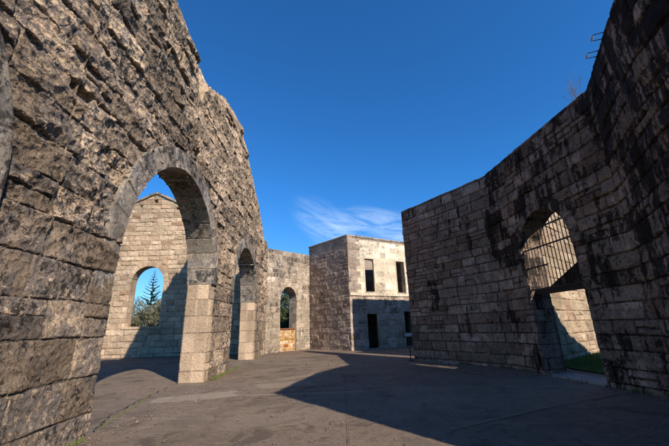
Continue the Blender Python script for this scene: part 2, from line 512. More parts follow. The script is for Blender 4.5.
M_infill = stone('ochre_infill', [(.50, .25, .035), (.42, .26, .12), (.36, .10, .02), (.45, .22, .05)],
                 (.2, .09, .04), .25, (.5, .45, .38), .8, patch=(.50, .42, .33), patch_amt=.55, bump=.5, patch_scale=4)
M_iron = plain('weathered_iron', (.035, .028, .026), .7, .3, .4, 30)
M_darkwood = plain('dark_stained_leaf', (.045, .036, .034), .85, 0, .4, 6)
M_galv = plain('galvanised_rod', (.30, .29, .28), .4, .8, .3, 20)
M_white = plain('white_porcelain', (.75, .72, .68), .4, 0, .1, 10)
M_cop = stone('coping_stone', [(.40, .33, .26), (.44, .37, .30), (.34, .28, .23), (.28, .24, .20)], (.07, .06, .05), .45, (.2, .17, .14), .6, bump=.5)

# ------------------------------------------------------------------ sun geometry
SUNH = Vector((0.60, -0.80)); TAN = 0.70
EL = math.atan(TAN)

# ------------------------------------------------------------------ LEFT WALL
Y0 = -3.0
def LX(Y): return -3.94 - (Y - 6.04) * 0.0454
WL = Wall([(LX(Y0), Y0), (LX(22.95), 22.95)], 0.80)
kL = 1.00103
def sL(Y): return (Y - Y0) * kL
ty = np.array([-3, 0, 4, 6.0, 6.75, 7.6, 8.3, 8.68, 8.76, 8.95, 9.2, 9.44, 10.2, 11.48, 12.8, 14.17, 15.2, 16.3, 17.6, 18.8, 20.0, 20.88, 21.3, 24])
tz = np.array([10.6, 10.8, 10.7, 10.2, 9.9, 9.6, 9.35, 9.15, 8.50, 8.50, 8.95, 9.22, 9.55, 9.98, 10.35, 10.55, 10.1, 9.46, 9.0, 8.5, 7.85, 7.3, 6.95, 6.9])
def topL(s):
    Y = s / kL + Y0
    b = np.interp(Y, ty, tz)
    st = _h(np.floor(Y * 2.1).astype(np.int64), np.zeros(Y.shape, np.int64), np.zeros(Y.shape, np.int64), 4) - .5
    return b + .34 * st + .14 * fbm(Y * 5, Y * 0, Y * 0, 5, 3, .65)
def backL(s):
    Y = s / kL + Y0
    Ya = Y / 1.186
    return np.where(Y > 20.5, np.interp(Y, ty, tz) + .05, (np.interp(Ya, ty, tz) - 1.5) * 1.186 + 1.5 - .1 + .5 * sst(11.4, 12.4, Y) + .16 * fbm(Y * 5, Y * 0, Y * 0, 3, 33) + .3 * (_h(np.floor(Y * 1.9 + .3).astype(np.int64), np.zeros(Y.shape, np.int64), np.zeros(Y.shape, np.int64), 14) - .5))
opL = [Op(sL(0.65), 2.27, -1, 3.2, 2.27, dress=.5),
       Op(sL(8.62), 2.68, -1, 3.0, 2.70, e_lo=1.88, e_hi=2.0, dress=0.0),
       Op(sL(16.62), 2.43, -1, 2.95, 2.45, dress=.4)]
def toneL(S, Z):
    Y = S / kL + Y0
    a = -.55 + .9 * sst(2.4, 3.9, Z + .4 * fbm(S * .8, Z * .8, S * 0, 3, 6)) + sst(8.85, 9.1, Y) * sst(5.5, 6.8, Z) * .75
    return a + 2.2 * (np.abs(Y - 11.45) < .24) * (Z < 4.2) + 2.0 * (np.abs(Y - 19.2) < .24) * (Z < 4.2) + .9 * sst(10.5, 11.3, Y) * (Z < 5)
def ampL(s, z):
    Y = s / kL + Y0
    a = 0.36 + 0.64 * sst(2.2, 3.8, z + .5 * fbm(s * .6, z * .6, s * 0, 2, 9))
    a = a * np.where(Y > 9, .85, 1.0)
    # dressed margin beside the jambs of the farther pier
    d1 = np.abs(Y - 11.45) < .32
    return np.where(d1 & (z < 3.6), .10, a)
stL = dict(C=Courses(27, 12, .46, .60, .65, 1.25, 11, split=.12, wob=.03), amp=ampL, jw=.010, jd=.036, edge=.020, off=.05, tilt=.05,
           cell=.23, fac=.085, fbm=.03, flat=.012, seed=21, top_rough=.20, wave=.025, rev_rough=.012)
sa = np.concatenate([np.arange(-3, 2.6, .06), np.arange(2.6, 6.6, .016), np.arange(6.6, 12.2, .023), np.arange(12.2, 22.95, .036), [22.95]])
left = empty('ruined_wall', (LX(10), 10, 0), 'tall rough-hewn sunlit stone wall with two open archways and a jagged broken top, filling the left side', 'wall')
masonry('wall', left, WL, sL(sa), 540, topL, stL, M_left, opL, back_top=backL, masks={'tone': toneL}, K=16,
        holes=[(sL(9.1), 6.62, .16, .17, .35), (sL(5.2), 7.6, .2, .12, .16), (sL(6.3), 8.3, .16, .1, .18), (sL(4.4), 5.1, .25, .09, .12), (sL(12.6), 4.4, .1, .08, .15)])
ring('arch_ring', left, WL, opL[0], .56, .11, M_ring, 11, .80, 3, jamb=3.2, rough=.004, jd=.008)
ring('arch_ring', left, WL, Op(sL(8.62), 2.68, -1, 3.0, 2.70, e_lo=1.88), .50, .065, M_ring, 19, .80, 4, jamb=.5, jlo=1.5, jhi=.03, sink=.11, rough=.010, jd=.022)
ring('arch_ring', left, WL, opL[2], .48, .04, M_ring, 17, .80, 5, jamb=.4, jhi=.03, jd=.02)

# ------------------------------------------------------------------ GABLE WALL
GK = .95
WG = Wall([(-21 * GK, 24.62 * GK), (-5.3, 24.95 * GK)], .7)
def topG(s):
    X = -21 + s / GK
    return 1.5 + GK * (np.maximum(12.0 - .45 * np.abs(X + 14.0), 8.6) - 1.5)
opG = [Op((-13.86 + 21) * GK, 1.18 * GK, 1.5 + GK * .43, 1.5 + GK * 3.55, 1.2 * GK, dress=.3)]
stG = dict(C=Courses(16, 13, .30, .42, .45, 1.0, 5, wob=.012), amp=1.0, jw=.016, jd=.03, edge=.05, off=.035, tilt=.03,
           cell=.3, fac=.045, fbm=.035, flat=.010, seed=33, top_rough=.01)
gab = empty('gable_wall', (-14, 24.8, 0), 'pale sunlit gable-end wall with a round-headed window, seen through the nearer archway', 'wall')
masonry('wall', gab, WG, np.linspace(0, WG.L, 300), 230, topG, stG, M_gable, opG,
        holes=[(a * GK, 1.5 + GK * (b - 1.5), c, d, e) for a, b, c, d, e in ((7.0, 11.4, .15, .13, .3), (4.9, 10.55, .10, .08, .25), (8.75, 10.75, .10, .08, .25), (10.4, 9.9, .10, .08, .25), (5.9, 11.0, .08, .07, .2))])
ring('window_arch', gab, WG, opG[0], .32, .02, M_gable, 13, .70, 9)
def box_xy(name, parent, W, s0, s1, o0, o1, z0, z1, mat, seg=1, z0b=None, z1b=None, bev=0.01, rnd_=0):
    """box in wall coordinates, its ends at different heights if z0b/z1b are given"""
    n = seg + 1
    ss = np.linspace(s0, s1, n)
    f = np.linspace(0, 1, n)
    za = z0 + ((z0b if z0b is not None else z0) - z0) * f
    zb = z1 + ((z1b if z1b is not None else z1) - z1) * f
    rr = np.array([random.uniform(-rnd_, rnd_) for _ in range(n)])
    V = []
    for (o, zz) in ((o0 - bev, za), (o0, za + bev), (o0, zb - bev), (o0 - bev, zb), (o1 + bev, zb), (o1, zb - bev), (o1, za + bev), (o1 + bev, za)):
        xy = W.at(ss, np.full(n, o) + rr * (1 if o == o0 else 0)); V.append(np.concatenate([xy, (zz + rr)[:, None]], 1))
    V = np.array(V); ii = np.arange(8 * n).reshape(8, n)
    Q = []
    for k in range(8):
        a, b = ii[k], ii[(k + 1) % 8]
        Q += [[a[i], b[i], b[i + 1], a[i + 1]] for i in range(seg)]
    for e in (0, n - 1):
        k = ii[:, e]
        Q += [[k[0], k[1], k[6], k[7]], [k[1], k[2], k[5], k[6]], [k[2], k[3], k[4], k[5]]]
    blk = np.repeat(np.array([[random.random() for _ in range(n)]]), 8, 0).ravel()
    return mk_mesh(name, V.reshape(-1, 3), Q, mat, parent, {'blk': blk, 'joint': np.zeros(8 * n)})
zg = lambda z: 1.5 + GK * (z - 1.5)
box_xy('coping', gab, WG, 0, 7.0 * GK, .12, -.82, zg(8.83), zg(9.01), M_cop, 14, zg(11.99), zg(12.17), rnd_=.012)
box_xy('coping', gab, WG, 7.0 * GK, 14.5 * GK, .12, -.82, zg(11.99), zg(12.17), M_cop, 14, zg(8.62), zg(8.80), rnd_=.012)
box_xy('window_sill', gab, WG, opG[0].c - 1.35, opG[0].c + 1.35, .05, -.72, opG[0].z0 - .15, opG[0].z0 + .01, M_gable, 6)

# ------------------------------------------------------------------ WINDOW WALL
WN = Wall([(-4.95, 22.84), (-2.11, 26.5)], .75)
opN = [Op(2.42, .80, -1, 3.45, .95, dress=.28)]
stN = dict(C=Courses(6, 8, .30, .40, .4, .85, 8, wob=.015), amp=.9, jw=.012, jd=.018, edge=.05, off=.02, tilt=.015,
           cell=.25, fac=.02, fbm=.025, flat=.010, seed=43, top_rough=.03)
nic = empty('window_wall', (-3.4, 24.7, 0), 'lichen-spotted wall with a tall arched window above orange-stained blocks, at the far end of the yard', 'wall')
masonry('wall', nic, WN, np.linspace(0, WN.L, 130), 170, lambda s: 6.92 + .12 * s / 4.6 + .04 * (_h(np.floor(s * 1.6).astype(int), np.zeros(s.shape, int), np.zeros(s.shape, int), 3) - .5), stN, M_niche, opN)
ring('window_arch', nic, WN, opN[0], .26, .02, M_niche, 9, .75, 12)
WI = Wall([tuple(WN.at(1.6, -.16)), tuple(WN.at(3.24, -.16))], .4)
stI = dict(stN); stI['C'] = Courses(2, 2, .2, .3, .3, .6, 4); stI['seed'] = 60
masonry('window_infill', nic, WI, np.linspace(0, WI.L, 50), 45, lambda s: 1.42 + 0 * s, stI, M_infill)
box_xy('window_sill', nic, WN, 1.6, 3.24, -.10, -.62, 1.42, 1.52, plain('rusty_sill', (.20, .075, .04), .9), 4)

# ------------------------------------------------------------------ TWO-STOREY BUILDING
BL, BC, BR = (-2.11, 26.6), (.86, 23.07), (6.6, 26.62)
WB = Wall([BL, BC, BR], .55)
s1 = WB.cum[1]
opB = [Op(s1 + 1.78, .42, 3.78, 6.14, 0, dress=.0), Op(s1 + 4.72, .42, 3.78, 6.14, 0, dress=.0),
       Op(s1 + 1.80, .42, -1, 2.30, 0, dress=.0), Op(s1 + 5.15, .42, -1, 2.45, 0, dress=.0)]
stB = dict(C=Courses(12, 9, .38, .48, .45, 1.0, 18, split=.1, wob=.012), amp=.9, jw=.011, jd=.018, edge=.05, off=.025, tilt=.018,
           cell=.3, fac=.022, fbm=.025, flat=.010, seed=53, top_rough=.01)
bld = empty('stone_building', (.86, 23.07, 0), 'two-storey stone block with cream plaster round two upper slit windows', 'building')
masonry('wall', bld, WB, np.concatenate([np.linspace(0, s1, 110), np.linspace(s1, WB.L, 160)[1:]]), 190, lambda s: 7.62 + 0 * s, stB, M_build, opB,
        masks={'plaster': lambda S, Z: sst(s1 + .78, s1 + .95, S + .14 * np.sign(np.sin(Z * 7.3))) * sst(3.66, 3.7, Z) * sst(7.5, 7.4, Z * 1.0)})
M_surr = stone('pale_window_surround', [(.62, .52, .39), (.68, .58, .45), (.55, .45, .34), (.5, .42, .33)], (.12, .1, .08), .15, (.3, .25, .2), bump=.4)
M_surr2 = stone('grey_lintel_stone', [(.40, .33, .27), (.46, .38, .31), (.35, .28, .23), (.3, .26, .22)], (.1, .085, .07), .2, (.3, .25, .2), bump=.4)
# the other sides and the upper floor; unseen roof added to dim the rooms, cut short behind for a little daylight
def prism(name, pts, z0, z1, mat, parent=None, attrs=True):
    n = len(pts)
    V = [(x, y, z0) for x, y in pts] + [(x, y, z1) for x, y in pts]
    Q = [[i, (i + 1) % n, n + (i + 1) % n, n + i] for i in range(n)]
    T = [[0, i + 1, i] for i in range(1, n - 1)] + [[n, n + i, n + i + 1] for i in range(1, n - 1)]
    return mk_mesh(name, V, Q, mat, parent, {'blk': [random.random()] * (2 * n), 'joint': [0] * (2 * n)}, T=T)
ins = [tuple(WB.at(.03, -.50)), tuple(WB.at(s1, -.50)), tuple(WB.at(WB.L - .03, -.50)), (4.4, 31.0), (-1.2, 30.3)]
prism('roof', ins[:3] + [(4.9, 30.0), (-1.25, 29.4)], 7.2, 7.35, M_cop, bld)
prism('upper_floor', ins, 3.3, 3.5, M_cop, bld)
WB2 = Wall([BR, (4.2, 31.5), (-1.6, 30.9), BL], .45)
masonry('rear_wall', bld, WB2, np.linspace(0, WB2.L, 120), 60, lambda s: 7.6 + 0 * s, stB, M_build)
def string_course():
    a = box_xy('string_course', bld, WB, s1 + .03, WB.L, .07, -.12, 3.50, 3.70, stone('pale_string_course', [(.66, .56, .42), (.72, .62, .48), (.6, .5, .38), (.55, .46, .36)], (.12, .1, .08), .1, (.3, .25, .2), bump=.4), 14, rnd_=.006)
    return a
string_course()
box_xy('coping', bld, WB, .0, s1 - .05, .06, -.6, 7.62, 7.74, M_cop, 8, rnd_=.003)
box_xy('coping', bld, WB, s1 - .04, WB.L, .06, -.6, 7.623, 7.743, M_cop, 14, rnd_=.003)

for c in (s1 + 1.78, s1 + 4.72):
    wn = box_xy('window_sill', bld, WB, c - .50, c + .50, .035, -.30, 3.702, 3.79, M_cop, 4, rnd_=.004)
    for a, b, z0_, z1_ in ((-.50, -.40, 3.795, 6.12), (.40, .50, 3.795, 6.12), (-.52, .52, 6.125, 6.24)):
        box_xy('window_surround', bld, WB, c + a, c + b, .022, -.06, z0_, z1_, M_surr, 8, rnd_=.004, bev=.006)
for c, zt in ((s1 + 1.80, 2.30), (s1 + 5.15, 2.45)):
    box_xy('door_lintel', bld, WB, c - .62, c + .62, .02, -.3, zt - .02, zt + .24, M_surr2, 5, rnd_=.006)
    box_xy('door_step', bld, WB, c - .5, c + .5, .16, -.2, -.05, .06, M_cop, 4, rnd_=.006)

# ------------------------------------------------------------------ RIGHT COURTYARD WALL
RW = [(3.36, 16.08), (5.82, 12.08), (6.35, 7.1), (5.12, 4.63), (4.30, 1.18)]
WR = Wall(RW, .72)
cR = WR.cum
def sR_(Y): return cR[1] + (12.08 - Y) * 1.0056
GC, GA = sR_(9.63), 1.035
opR = [Op(GC, GA, -1, 3.60, 1.08, dress=.22)]
def ampR(s, z):
    return (.55 + .4 * sst(cR[1] - .3, cR[1] + .6, s)) * (1 - .75 * sst(6.55, 6.8, z))
stR = dict(C=Courses(20, 9, .30, .44, .40, 1.0, 28, split=.2, wob=.015), amp=ampR, jw=.013, jd=.034, edge=.035, off=.03, tilt=.028,
           cell=.28, fac=.03, fbm=.035, flat=.010, seed=63, top_rough=.02, wave=.008)
def topR(s):
    k = np.floor(s * 1.35).astype(np.int64)
    return 6.93 + .035 * (_h(k, k * 0, k * 0, 8) - .5) + .012 * fbm(s * 6, s * 0, s * 0, 3, 2)
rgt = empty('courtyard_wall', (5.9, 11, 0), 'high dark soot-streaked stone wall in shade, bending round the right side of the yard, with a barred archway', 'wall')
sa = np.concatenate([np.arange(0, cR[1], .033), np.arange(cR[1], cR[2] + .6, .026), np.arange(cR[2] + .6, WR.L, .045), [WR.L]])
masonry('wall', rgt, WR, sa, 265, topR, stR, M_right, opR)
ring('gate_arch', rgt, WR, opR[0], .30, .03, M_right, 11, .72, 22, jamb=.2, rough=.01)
box_xy('doorstep', rgt, WR, GC - GA - .05, GC + GA + .05, .10, -.78, -.05, .035, M_cop, 6)
# pale strip at the wall foot, standing in for sunlight through the gate arch
box_xy('sunlight_strip', rgt, WR, -.35, 2.6, .22, .02, -.05, .05, M_cop, 12, rnd_=.012)

# lintel and dark raked infill above the doorway, at the back of the archway
zl = 2.38
def extr(name, W, pts, o0, o1, mat, parent):
    n = len(pts)
    V = []
    for o in (o0, o1):
        for (s, z) in pts:
            xy = W.at(np.array([s]), np.array([o]))[0]; V.append((xy[0], xy[1], z))
    Q = [[i, (i + 1) % n, n + (i + 1) % n, n + i] for i in range(n)]
    T = [[0, i + 1, i] for i in range(1, n - 1)] + [[n, n + i, n + i + 1] for i in range(1, n - 1)]
    return mk_mesh(name, V, Q, mat, parent, {'blk': [random.random()] * (2 * n), 'joint': [0] * (2 * n)}, T=T)
gate = empty('gate_grille', (*WR.at(np.array([GC]), np.array([-.1]))[0], 0), 'rusty iron bar grille filling the arch above the open doorway in the dark wall', 'grille')
box_xy('lintel', gate, WR, GC - GA - .02, GC + GA + .02, -.22, -.36, zl - .12, zl + .02, M_iron, 3)
extr('raked_panel', WR, [(GC - GA + .15, zl + .03), (GC + GA + .02, zl + .03), (GC + GA + .02, 3.2), (GC + .75, 3.16), (GC + .3, 2.92), (GC - .1, 2.68)], -.50, -.64, M_right, gate)
def tube(path, r, n=6, closed=False):
    P = [Vector(p) for p in path]
    V, Q = [], []
    for i, p in enumerate(P):
        d = (P[min(i + 1, len(P) - 1)] - P[max(i - 1, 0)]).normalized()
        a = d.cross(Vector((0, 0, 1)) if abs(d.z) < .9 else Vector((1, 0, 0))).normalized(); b = d.cross(a)
        rr = r[i] if isinstance(r, (list, tuple)) else r
        for k in range(n):
            t = 2 * math.pi * k / n
            V.append(tuple(p + (a * math.cos(t) + b * math.sin(t)) * rr))
    for i in range(len(P) - 1):
        for k in range(n):
            Q.append([i * n + k, i * n + (k + 1) % n, (i + 1) * n + (k + 1) % n, (i + 1) * n + k])
    T = [[0, k + 1, k] for k in range(1, n - 1)] + [[(len(P) - 1) * n, (len(P) - 1) * n + k, (len(P) - 1) * n + k + 1] for k in range(1, n - 1)]
    return V, Q, T
def merge(parts):
    V, Q, T = [], [], []
    for v, q, t in parts:
        b = len(V); V += list(v); Q += [[a + b for a in f] for f in q]; T += [[a + b for a in f] for f in t]
    return V, Q, T
def rod(name, path, r, mat, parent, n=6):
    V, Q, T = tube(path, r, n)
    return mk_mesh(name, V, Q, mat, parent, T=T, smooth=False)
def wp(W, s, o, z):
    xy = W.at(np.array([s]), np.array([o]))[0]; return (float(xy[0]), float(xy[1]), z)
nb = 15
for i in range(nb):
    s = GC - GA + .09 + (2 * GA - .18) * i / (nb - 1)
    x = (s - GC) / GA
    zt = 3.60 + 1.08 * math.sqrt(max(0, 1 - x * x)) - .02
    zb = zl + .0
    if 2 <= i <= 4: zt = min(zt, 3.62)       # broken-off bars
    rod('bar', [wp(WR, s, -.08, zb), wp(WR, s + random.uniform(-.01, .01), -.08, (zb + zt) / 2), wp(WR, s, -.08, zt)], .013, M_iron, gate, 5)
for z, a, b in ((3.62, -.98, .98), (3.06, -1.0, -.1), (4.18, -.35, .72), (2.40, -1.0, 1.0)):
    box_xy('rail', gate, WR, GC + GA * a, GC + GA * b, -.062, -.098, z - .02, z + .02, M_iron, 2, bev=.003)
# painted scrawls on the wall foot beside the doorway
M_paint = plain('black_spray_paint', (.008, .008, .009), .6, 0, .1)
M_palepaint = plain('pale_spray_paint', (.42, .40, .40), .6, 0, .2)
def scrawl(label, s0, z0, w, h, seed):
    r = random.Random(seed); parts = []
    root = empty('graffiti', wp(WR, s0, .1, 0), label, 'graffiti', None)
    for q in range(4):
        pts = []
        for k in range(18):
            f = k / 17
            x = ((k % 2) * 2 - 1) * w * .5 * (1 - .35 * f) * r.uniform(.55, 1) + w * .25 * f
            pts.append((s0 + x, z0 + h * (.5 - f) + r.uniform(-.03, .03)))
        V, Q = [], []
        for k, (s, z) in enumerate(pts):
            p1, p0 = pts[min(k + 1, 17)], pts[max(k - 1, 0)]
            dx, dz = p1[0] - p0[0], p1[1] - p0[1]; l = math.hypot(dx, dz) + 1e-6
            wd = r.uniform(.014, .03); nx, nz = -dz / l * wd, dx / l * wd
            V += [wp(WR, s + nx, .055 + q * .002, z + nz), wp(WR, s - nx, .055 + q * .002, z - nz), wp(WR, s + nx, .0, z + nz), wp(WR, s - nx, .0, z - nz)]
        for k in range(17):
            b = 4 * k
            for u, v in ((0, 1), (1, 3), (3, 2), (2, 0)): Q.append([b + u, b + v, b + v + 4, b + u + 4])
        parts.append((V, Q, []))
    V, Q, T = merge(parts)
    mk_mesh('paint', V, Q, M_paint, root)
    for q in range(3):
        a, b = s0 + r.uniform(-.35, .1) * w, z0 + (.30 - .22 * q) * h
        e = r.uniform(.2, .4) * w
        extr('pale_stroke', WR, [(a, b), (a + e, b + e * .5), (a + e, b + e * .5 - .012), (a, b - .014)], .068, .055, M_palepaint, root)
scrawl('small black spray-painted scrawl at the wall foot left of the barred doorway', sR_(10.83), .36, .12, .30, 3)
scrawl('larger black spray-painted scrawl at the wall foot right of the barred doorway', sR_(8.42), .36, .26, .42, 5)

# two U-shaped iron loops with white insulators on the wall head
for i, (x, y) in enumerate(((5.70, 5.80), (5.46, 5.33))):
    sdist = cR[2] + math.hypot(x - 6.35, y - 7.1)
    o = empty('wire_bracket', wp(WR, sdist, 0, 6.75), ['bent iron bracket with a white insulator, lower of the two on the wall head', 'bent iron bracket with a white insulator, upper of the two on the wall head'][i], 'bracket', 'brackets on the wall head')
    z = 6.86
    rod('loop', [wp(WR, sdist - .09, -.10, z), wp(WR, sdist - .09, .17, z + .02), wp(WR, sdist - .07, .21, z + .02), wp(WR, sdist + .07, .21, z + .02), wp(WR, sdist + .09, .17, z + .02), wp(WR, sdist + .09, -.10, z)], .009, M_iron, o)
    rod('insulator', [wp(WR, sdist - .05, .21, z + .02), wp(WR, sdist - .03, .21, z + .02), wp(WR, sdist, .21, z + .02), wp(WR, sdist + .03, .21, z + .02), wp(WR, sdist + .05, .21, z + .02)], [.012, .024, .017, .024, .012], M_white, o, 8)

# dry twigs on the wall head
M_twig = plain('dry_twig', (.10, .075, .055), .9)
r = random.Random(5); parts = []
bx = wp(WR, sR_(7.55), -.12, 6.88)
for _ in range(16):
    p = Vector(bx) + Vector((r.uniform(-.05, .05), r.uniform(-.22, .22), 0)); d = Vector((r.uniform(-.16, .16), r.uniform(-.25, .25), 1)).normalized()
    L = r.uniform(.35, .85); path = [p]
    for k in range(5):
        path.append(path[-1] + d * L / 5); d = (d + Vector((r.uniform(-.15, .15), r.uniform(-.15, .15), .02))).normalized()
        if k > 1: 
            q = path[-1]; e = (d + Vector((r.uniform(-.6, .6), r.uniform(-.6, .6), 0))).normalized()
            parts.append(tube([q, q + e * .09, q + e * .16 + Vector((0, 0, .03))], [.003, .002, .0015], 3))
    parts.append(tube(path, [.006, .005, .004, .0035, .003, .002], 3))
V, Q, T = merge(parts)
tag(mk_mesh('dry_weed', V, Q, M_twig, None, T=T), 'sparse dry twiggy weed growing on top of the dark wall', 'plant')

# ------------------------------------------------------------------ perimeter walls beyond the gate, and the range behind the right wall
stO = dict(stG); stO['C'] = Courses(22, 9, .34, .5, .5, 1.1, 41, split=.15); stO['seed'] = 71
def outer(name, pts, H, label, n=120, rows=90, t=.6, mat=M_outer):
    W = Wall(pts, t)
    o = empty('perimeter_wall', (*pts[0], 0), label, 'wall')
    masonry('wall', o, W, np.linspace(0, W.L, n), rows, lambda s: (H(s) if callable(H) else H) + .03 * fbm(s * 2, s * 0, s * 0, 2, 1), stO, mat)
    return o
outer('a', [(7.6, 12.85), (16.5, 20.5)], 7.4, 'sunlit perimeter wall glimpsed through the barred doorway', 300, 200)
outer('b', [(8.6, .6), (12.15, 7.3), (19.5, 8.7)], lambda s: 7.0 - .75 * sst(7.9, 9.5, s), 'perimeter wall outside the gate that throws shade on the sunlit one')
outer('c', [(4.45, 18.55), (9.2, 21.4)], 6.9, 'wall behind the dark courtyard wall, shading the foot of the plastered block')

# ------------------------------------------------------------------ GROUND
def ground_mat():
    m, nt, b = new_mat('worn_brown_asphalt'); g = NT(nt)
    pos = g.n('ShaderNodeNewGeometry').outputs['Position']
    big = g.noise(pos, .3, 8, .66, .6); mid = g.noise(pos, 1.6, 12, .76, .3); fine = g.noise(pos, 20, 10, .8); gr = g.noise(pos, 150, 3, .7)
    c = g.mix(g.rng(big, .38, .60), (.130, .096, .070), (.190, .143, .107))
    c = g.mix(g.rng(mid, .49, .57, 0, .7), c, (.215, .152, .105))
    c = g.mix(g.rng(g.noise(pos, 5, 10, .78), .53, .60, 0, .6), c, (.05, .036, .027))
    c = g.mix(g.rng(g.noise(pos, .7, 12, .74, 1.0), .53, .60, 0, .65), c, (.055, .040, .031))
    c = g.mix(g.rng(g.noise(g.scale_vec(pos, (.25, 1.3, 1)), 1.5, 10, .74, .5), .57, .63, 0, .5), c, (.27, .215, .165))
    sp = g.n('ShaderNodeSeparateXYZ'); g.lk(pos, sp.inputs[0])
    nw = g.n('ShaderNodeTexNoise'); nw.inputs['Scale'].default_value = 1.7; nw.inputs['Detail'].default_value = 12; nw.inputs['Roughness'].default_value = .72; g.lk(pos, nw.inputs['Vector'])
    ns = g.n('ShaderNodeSeparateColor'); g.lk(nw.outputs[1], ns.inputs[0])
    # skim-coat patches: worn cement laid over the asphalt (centre, direction, half length, half width, strength)
    for (cx, cy, ang, hl, hw, amt) in ((-3.45, 8.95, .30, .95, .42, .8), (-1.6, 8.95, .0, 2.3, .07, .7), (-1.5, 10.4, .25, .8, .45, .55), (-1.2, 11.9, .7, .9, .22, .55), (-.4, 7.0, .1, 3.2, .9, .12), (3.6, 8.0, -.1, 2.5, 1.2, .18)):
        dx = g.math('ADD', g.math('SUBTRACT', sp.outputs[0], cx), g.math('MULTIPLY', g.math('SUBTRACT', ns.outputs[0], .5), .9))
        dy = g.math('ADD', g.math('SUBTRACT', sp.outputs[1], cy), g.math('MULTIPLY', g.math('SUBTRACT', ns.outputs[1], .5), .35 if hw < .1 else .9))
        ca, sa_ = math.cos(ang), math.sin(ang)
        u = g.math('ABSOLUTE', g.math('ADD', g.math('MULTIPLY', dx, ca), g.math('MULTIPLY', dy, sa_)))
        v = g.math('ABSOLUTE', g.math('SUBTRACT', g.math('MULTIPLY', dy, ca), g.math('MULTIPLY', dx, sa_)))
        f = g.math('MULTIPLY', g.rng(u, hl * .92, hl * 1.02, 1, 0), g.rng(v, hw * .85, hw * 1.08, 1, 0))
        c = g.mix(g.math('MULTIPLY', g.math('MULTIPLY', f, g.rng(fine, .35, .6, .45, 1)), amt), c, (.34, .275, .205))
    c = g.mix(g.rng(fine, .50, .64, 0, .5), c, (.04, .031, .025))
    c = g.mix(g.rng(gr, .52, .68, 0, .55), c, (.27, .21, .155))
    c = g.mix(g.rng(gr, .48, .36, 0, .5), c, (.03, .024, .02))
    v = g.n('ShaderNodeTexVoronoi', feature='DISTANCE_TO_EDGE'); v.inputs['Scale'].default_value = .36
    wv = g.n('ShaderNodeMix', data_type='VECTOR'); wv.inputs[0].default_value = .16
    g.lk(pos, wv.inputs[4]); g.lk(nw.outputs[1], wv.inputs[5]); g.lk(wv.outputs[1], v.inputs['Vector'])
    cr = g.math('MULTIPLY', g.rng(v.outputs[0], .0, .005, 1, 0), g.rng(mid, .50, .56))
    c = g.mix(g.math('MULTIPLY', cr, .75), c, (.03, .026, .022))
    g.lk(c, b.inputs['Base Color']); b.inputs['Roughness'].default_value = .85; b.inputs['Specular IOR Level'].default_value = .25
    h = g.math('ADD', g.math('MULTIPLY', fine, .7), g.math('MULTIPLY', gr, .3))
    h = g.math('SUBTRACT', h, g.math('MULTIPLY', cr, .8))
    n1 = g.bump(h, .6, .015, b); g.bump(mid, .5, .08, b, n1)
    return m
def grid(name, x0, x1, y0, y1, st, mat, zf, kind='structure'):
    xs = np.arange(x0, x1 + st / 2, st); ys = np.arange(y0, y1 + st / 2, st)
    X, Y = np.meshgrid(xs, ys, indexing='ij'); Z = zf(X, Y)
    ii = np.arange(X.size).reshape(X.shape)
    Q = np.stack([ii[:-1, :-1], ii[1:, :-1], ii[1:, 1:], ii[:-1, 1:]], -1).reshape(-1, 4)
    return tag(mk_mesh(name, np.stack([X, Y, Z], -1).reshape(-1, 3), Q, mat, None, smooth=True), kind=kind)
M_ground = ground_mat()
grid('yard_floor', -22, 12, -8, 29, .25, M_ground, lambda X, Y: .012 * fbm(X * .3, Y * .3, X * 0, 3, 4) + 0 * X)
M_grass = plain('grass_turf', (.075, .12, .02), .95, 0, .3, 3, (.12, .15, .035), .5)
# surrounding land, one sheet to the horizon with a scrubby rise beyond the gable
def land(X, Y):
    d = np.sqrt((X + 5) ** 2 + (Y - 12) ** 2)
    return -.10 + 3.2 * sst(45, 140, d) * (.55 + .45 * fbm(X * .01, Y * .01, X * 0, 3, 9)) 
g1 = []
R_ = np.concatenate([[0], np.geomspace(3, 4000, 60)]); TH = np.linspace(0, 2 * math.pi, 97)
RR, TT = np.meshgrid(R_, TH, indexing='ij')
X, Y = -5 + RR * np.cos(TT), 12 + RR * np.sin(TT)
ii = np.arange(X.size).reshape(X.shape)
Qg = np.stack([ii[:-1, :-1], ii[1:, :-1], ii[1:, 1:], ii[:-1, 1:]], -1).reshape(-1, 4)
tag(mk_mesh('terrain', np.stack([X, Y, land(X, Y)], -1).reshape(-1, 3), Qg, M_grass, None, smooth=True), kind='structure')
# turf strip outside the gate, laid over the yard slab
def strip(name, pts, z, mat, kind='structure', label=None, cat=None, wob=.0, th=0.0):
    n = len(pts); V = [(x, y, z) for x, y in pts]
    T = [[0, i, i + 1] for i in range(1, n - 1)]
    o = mk_mesh(name, V, None, mat, None, T=T)
    return tag(o, label, cat, kind=kind)
strip('turf', [(7.55, 9.2), (20, 7.6), (20, 20), (7.6, 12.9), (7.35, 11.6)], .03, M_grass)
def blades(name, spots, n, h, mat, seed, label=None, cat=None, kind=None):
    r = random.Random(seed); V, T = [], []
    for _ in range(n):
        x, y, z = spots(r); a = r.uniform(0, 6.28); hh = h * r.uniform(.4, 1.2); w = .004 + hh * .04
        lx, ly = r.uniform(-.5, .5) * hh, r.uniform(-.5, .5) * hh
        b = len(V)
        V += [(x - w * math.cos(a), y - w * math.sin(a), z), (x + w * math.cos(a), y + w * math.sin(a), z), (x + lx, y + ly, z + hh)]
        T.append([b, b + 1, b + 2])
    return tag(mk_mesh(name, V, None, mat, None, T=T), label, cat, kind=kind)
M_blade = plain('grass_blade', (.09, .16, .022), .8, 0, .3, 2, (.17, .20, .05), 0)
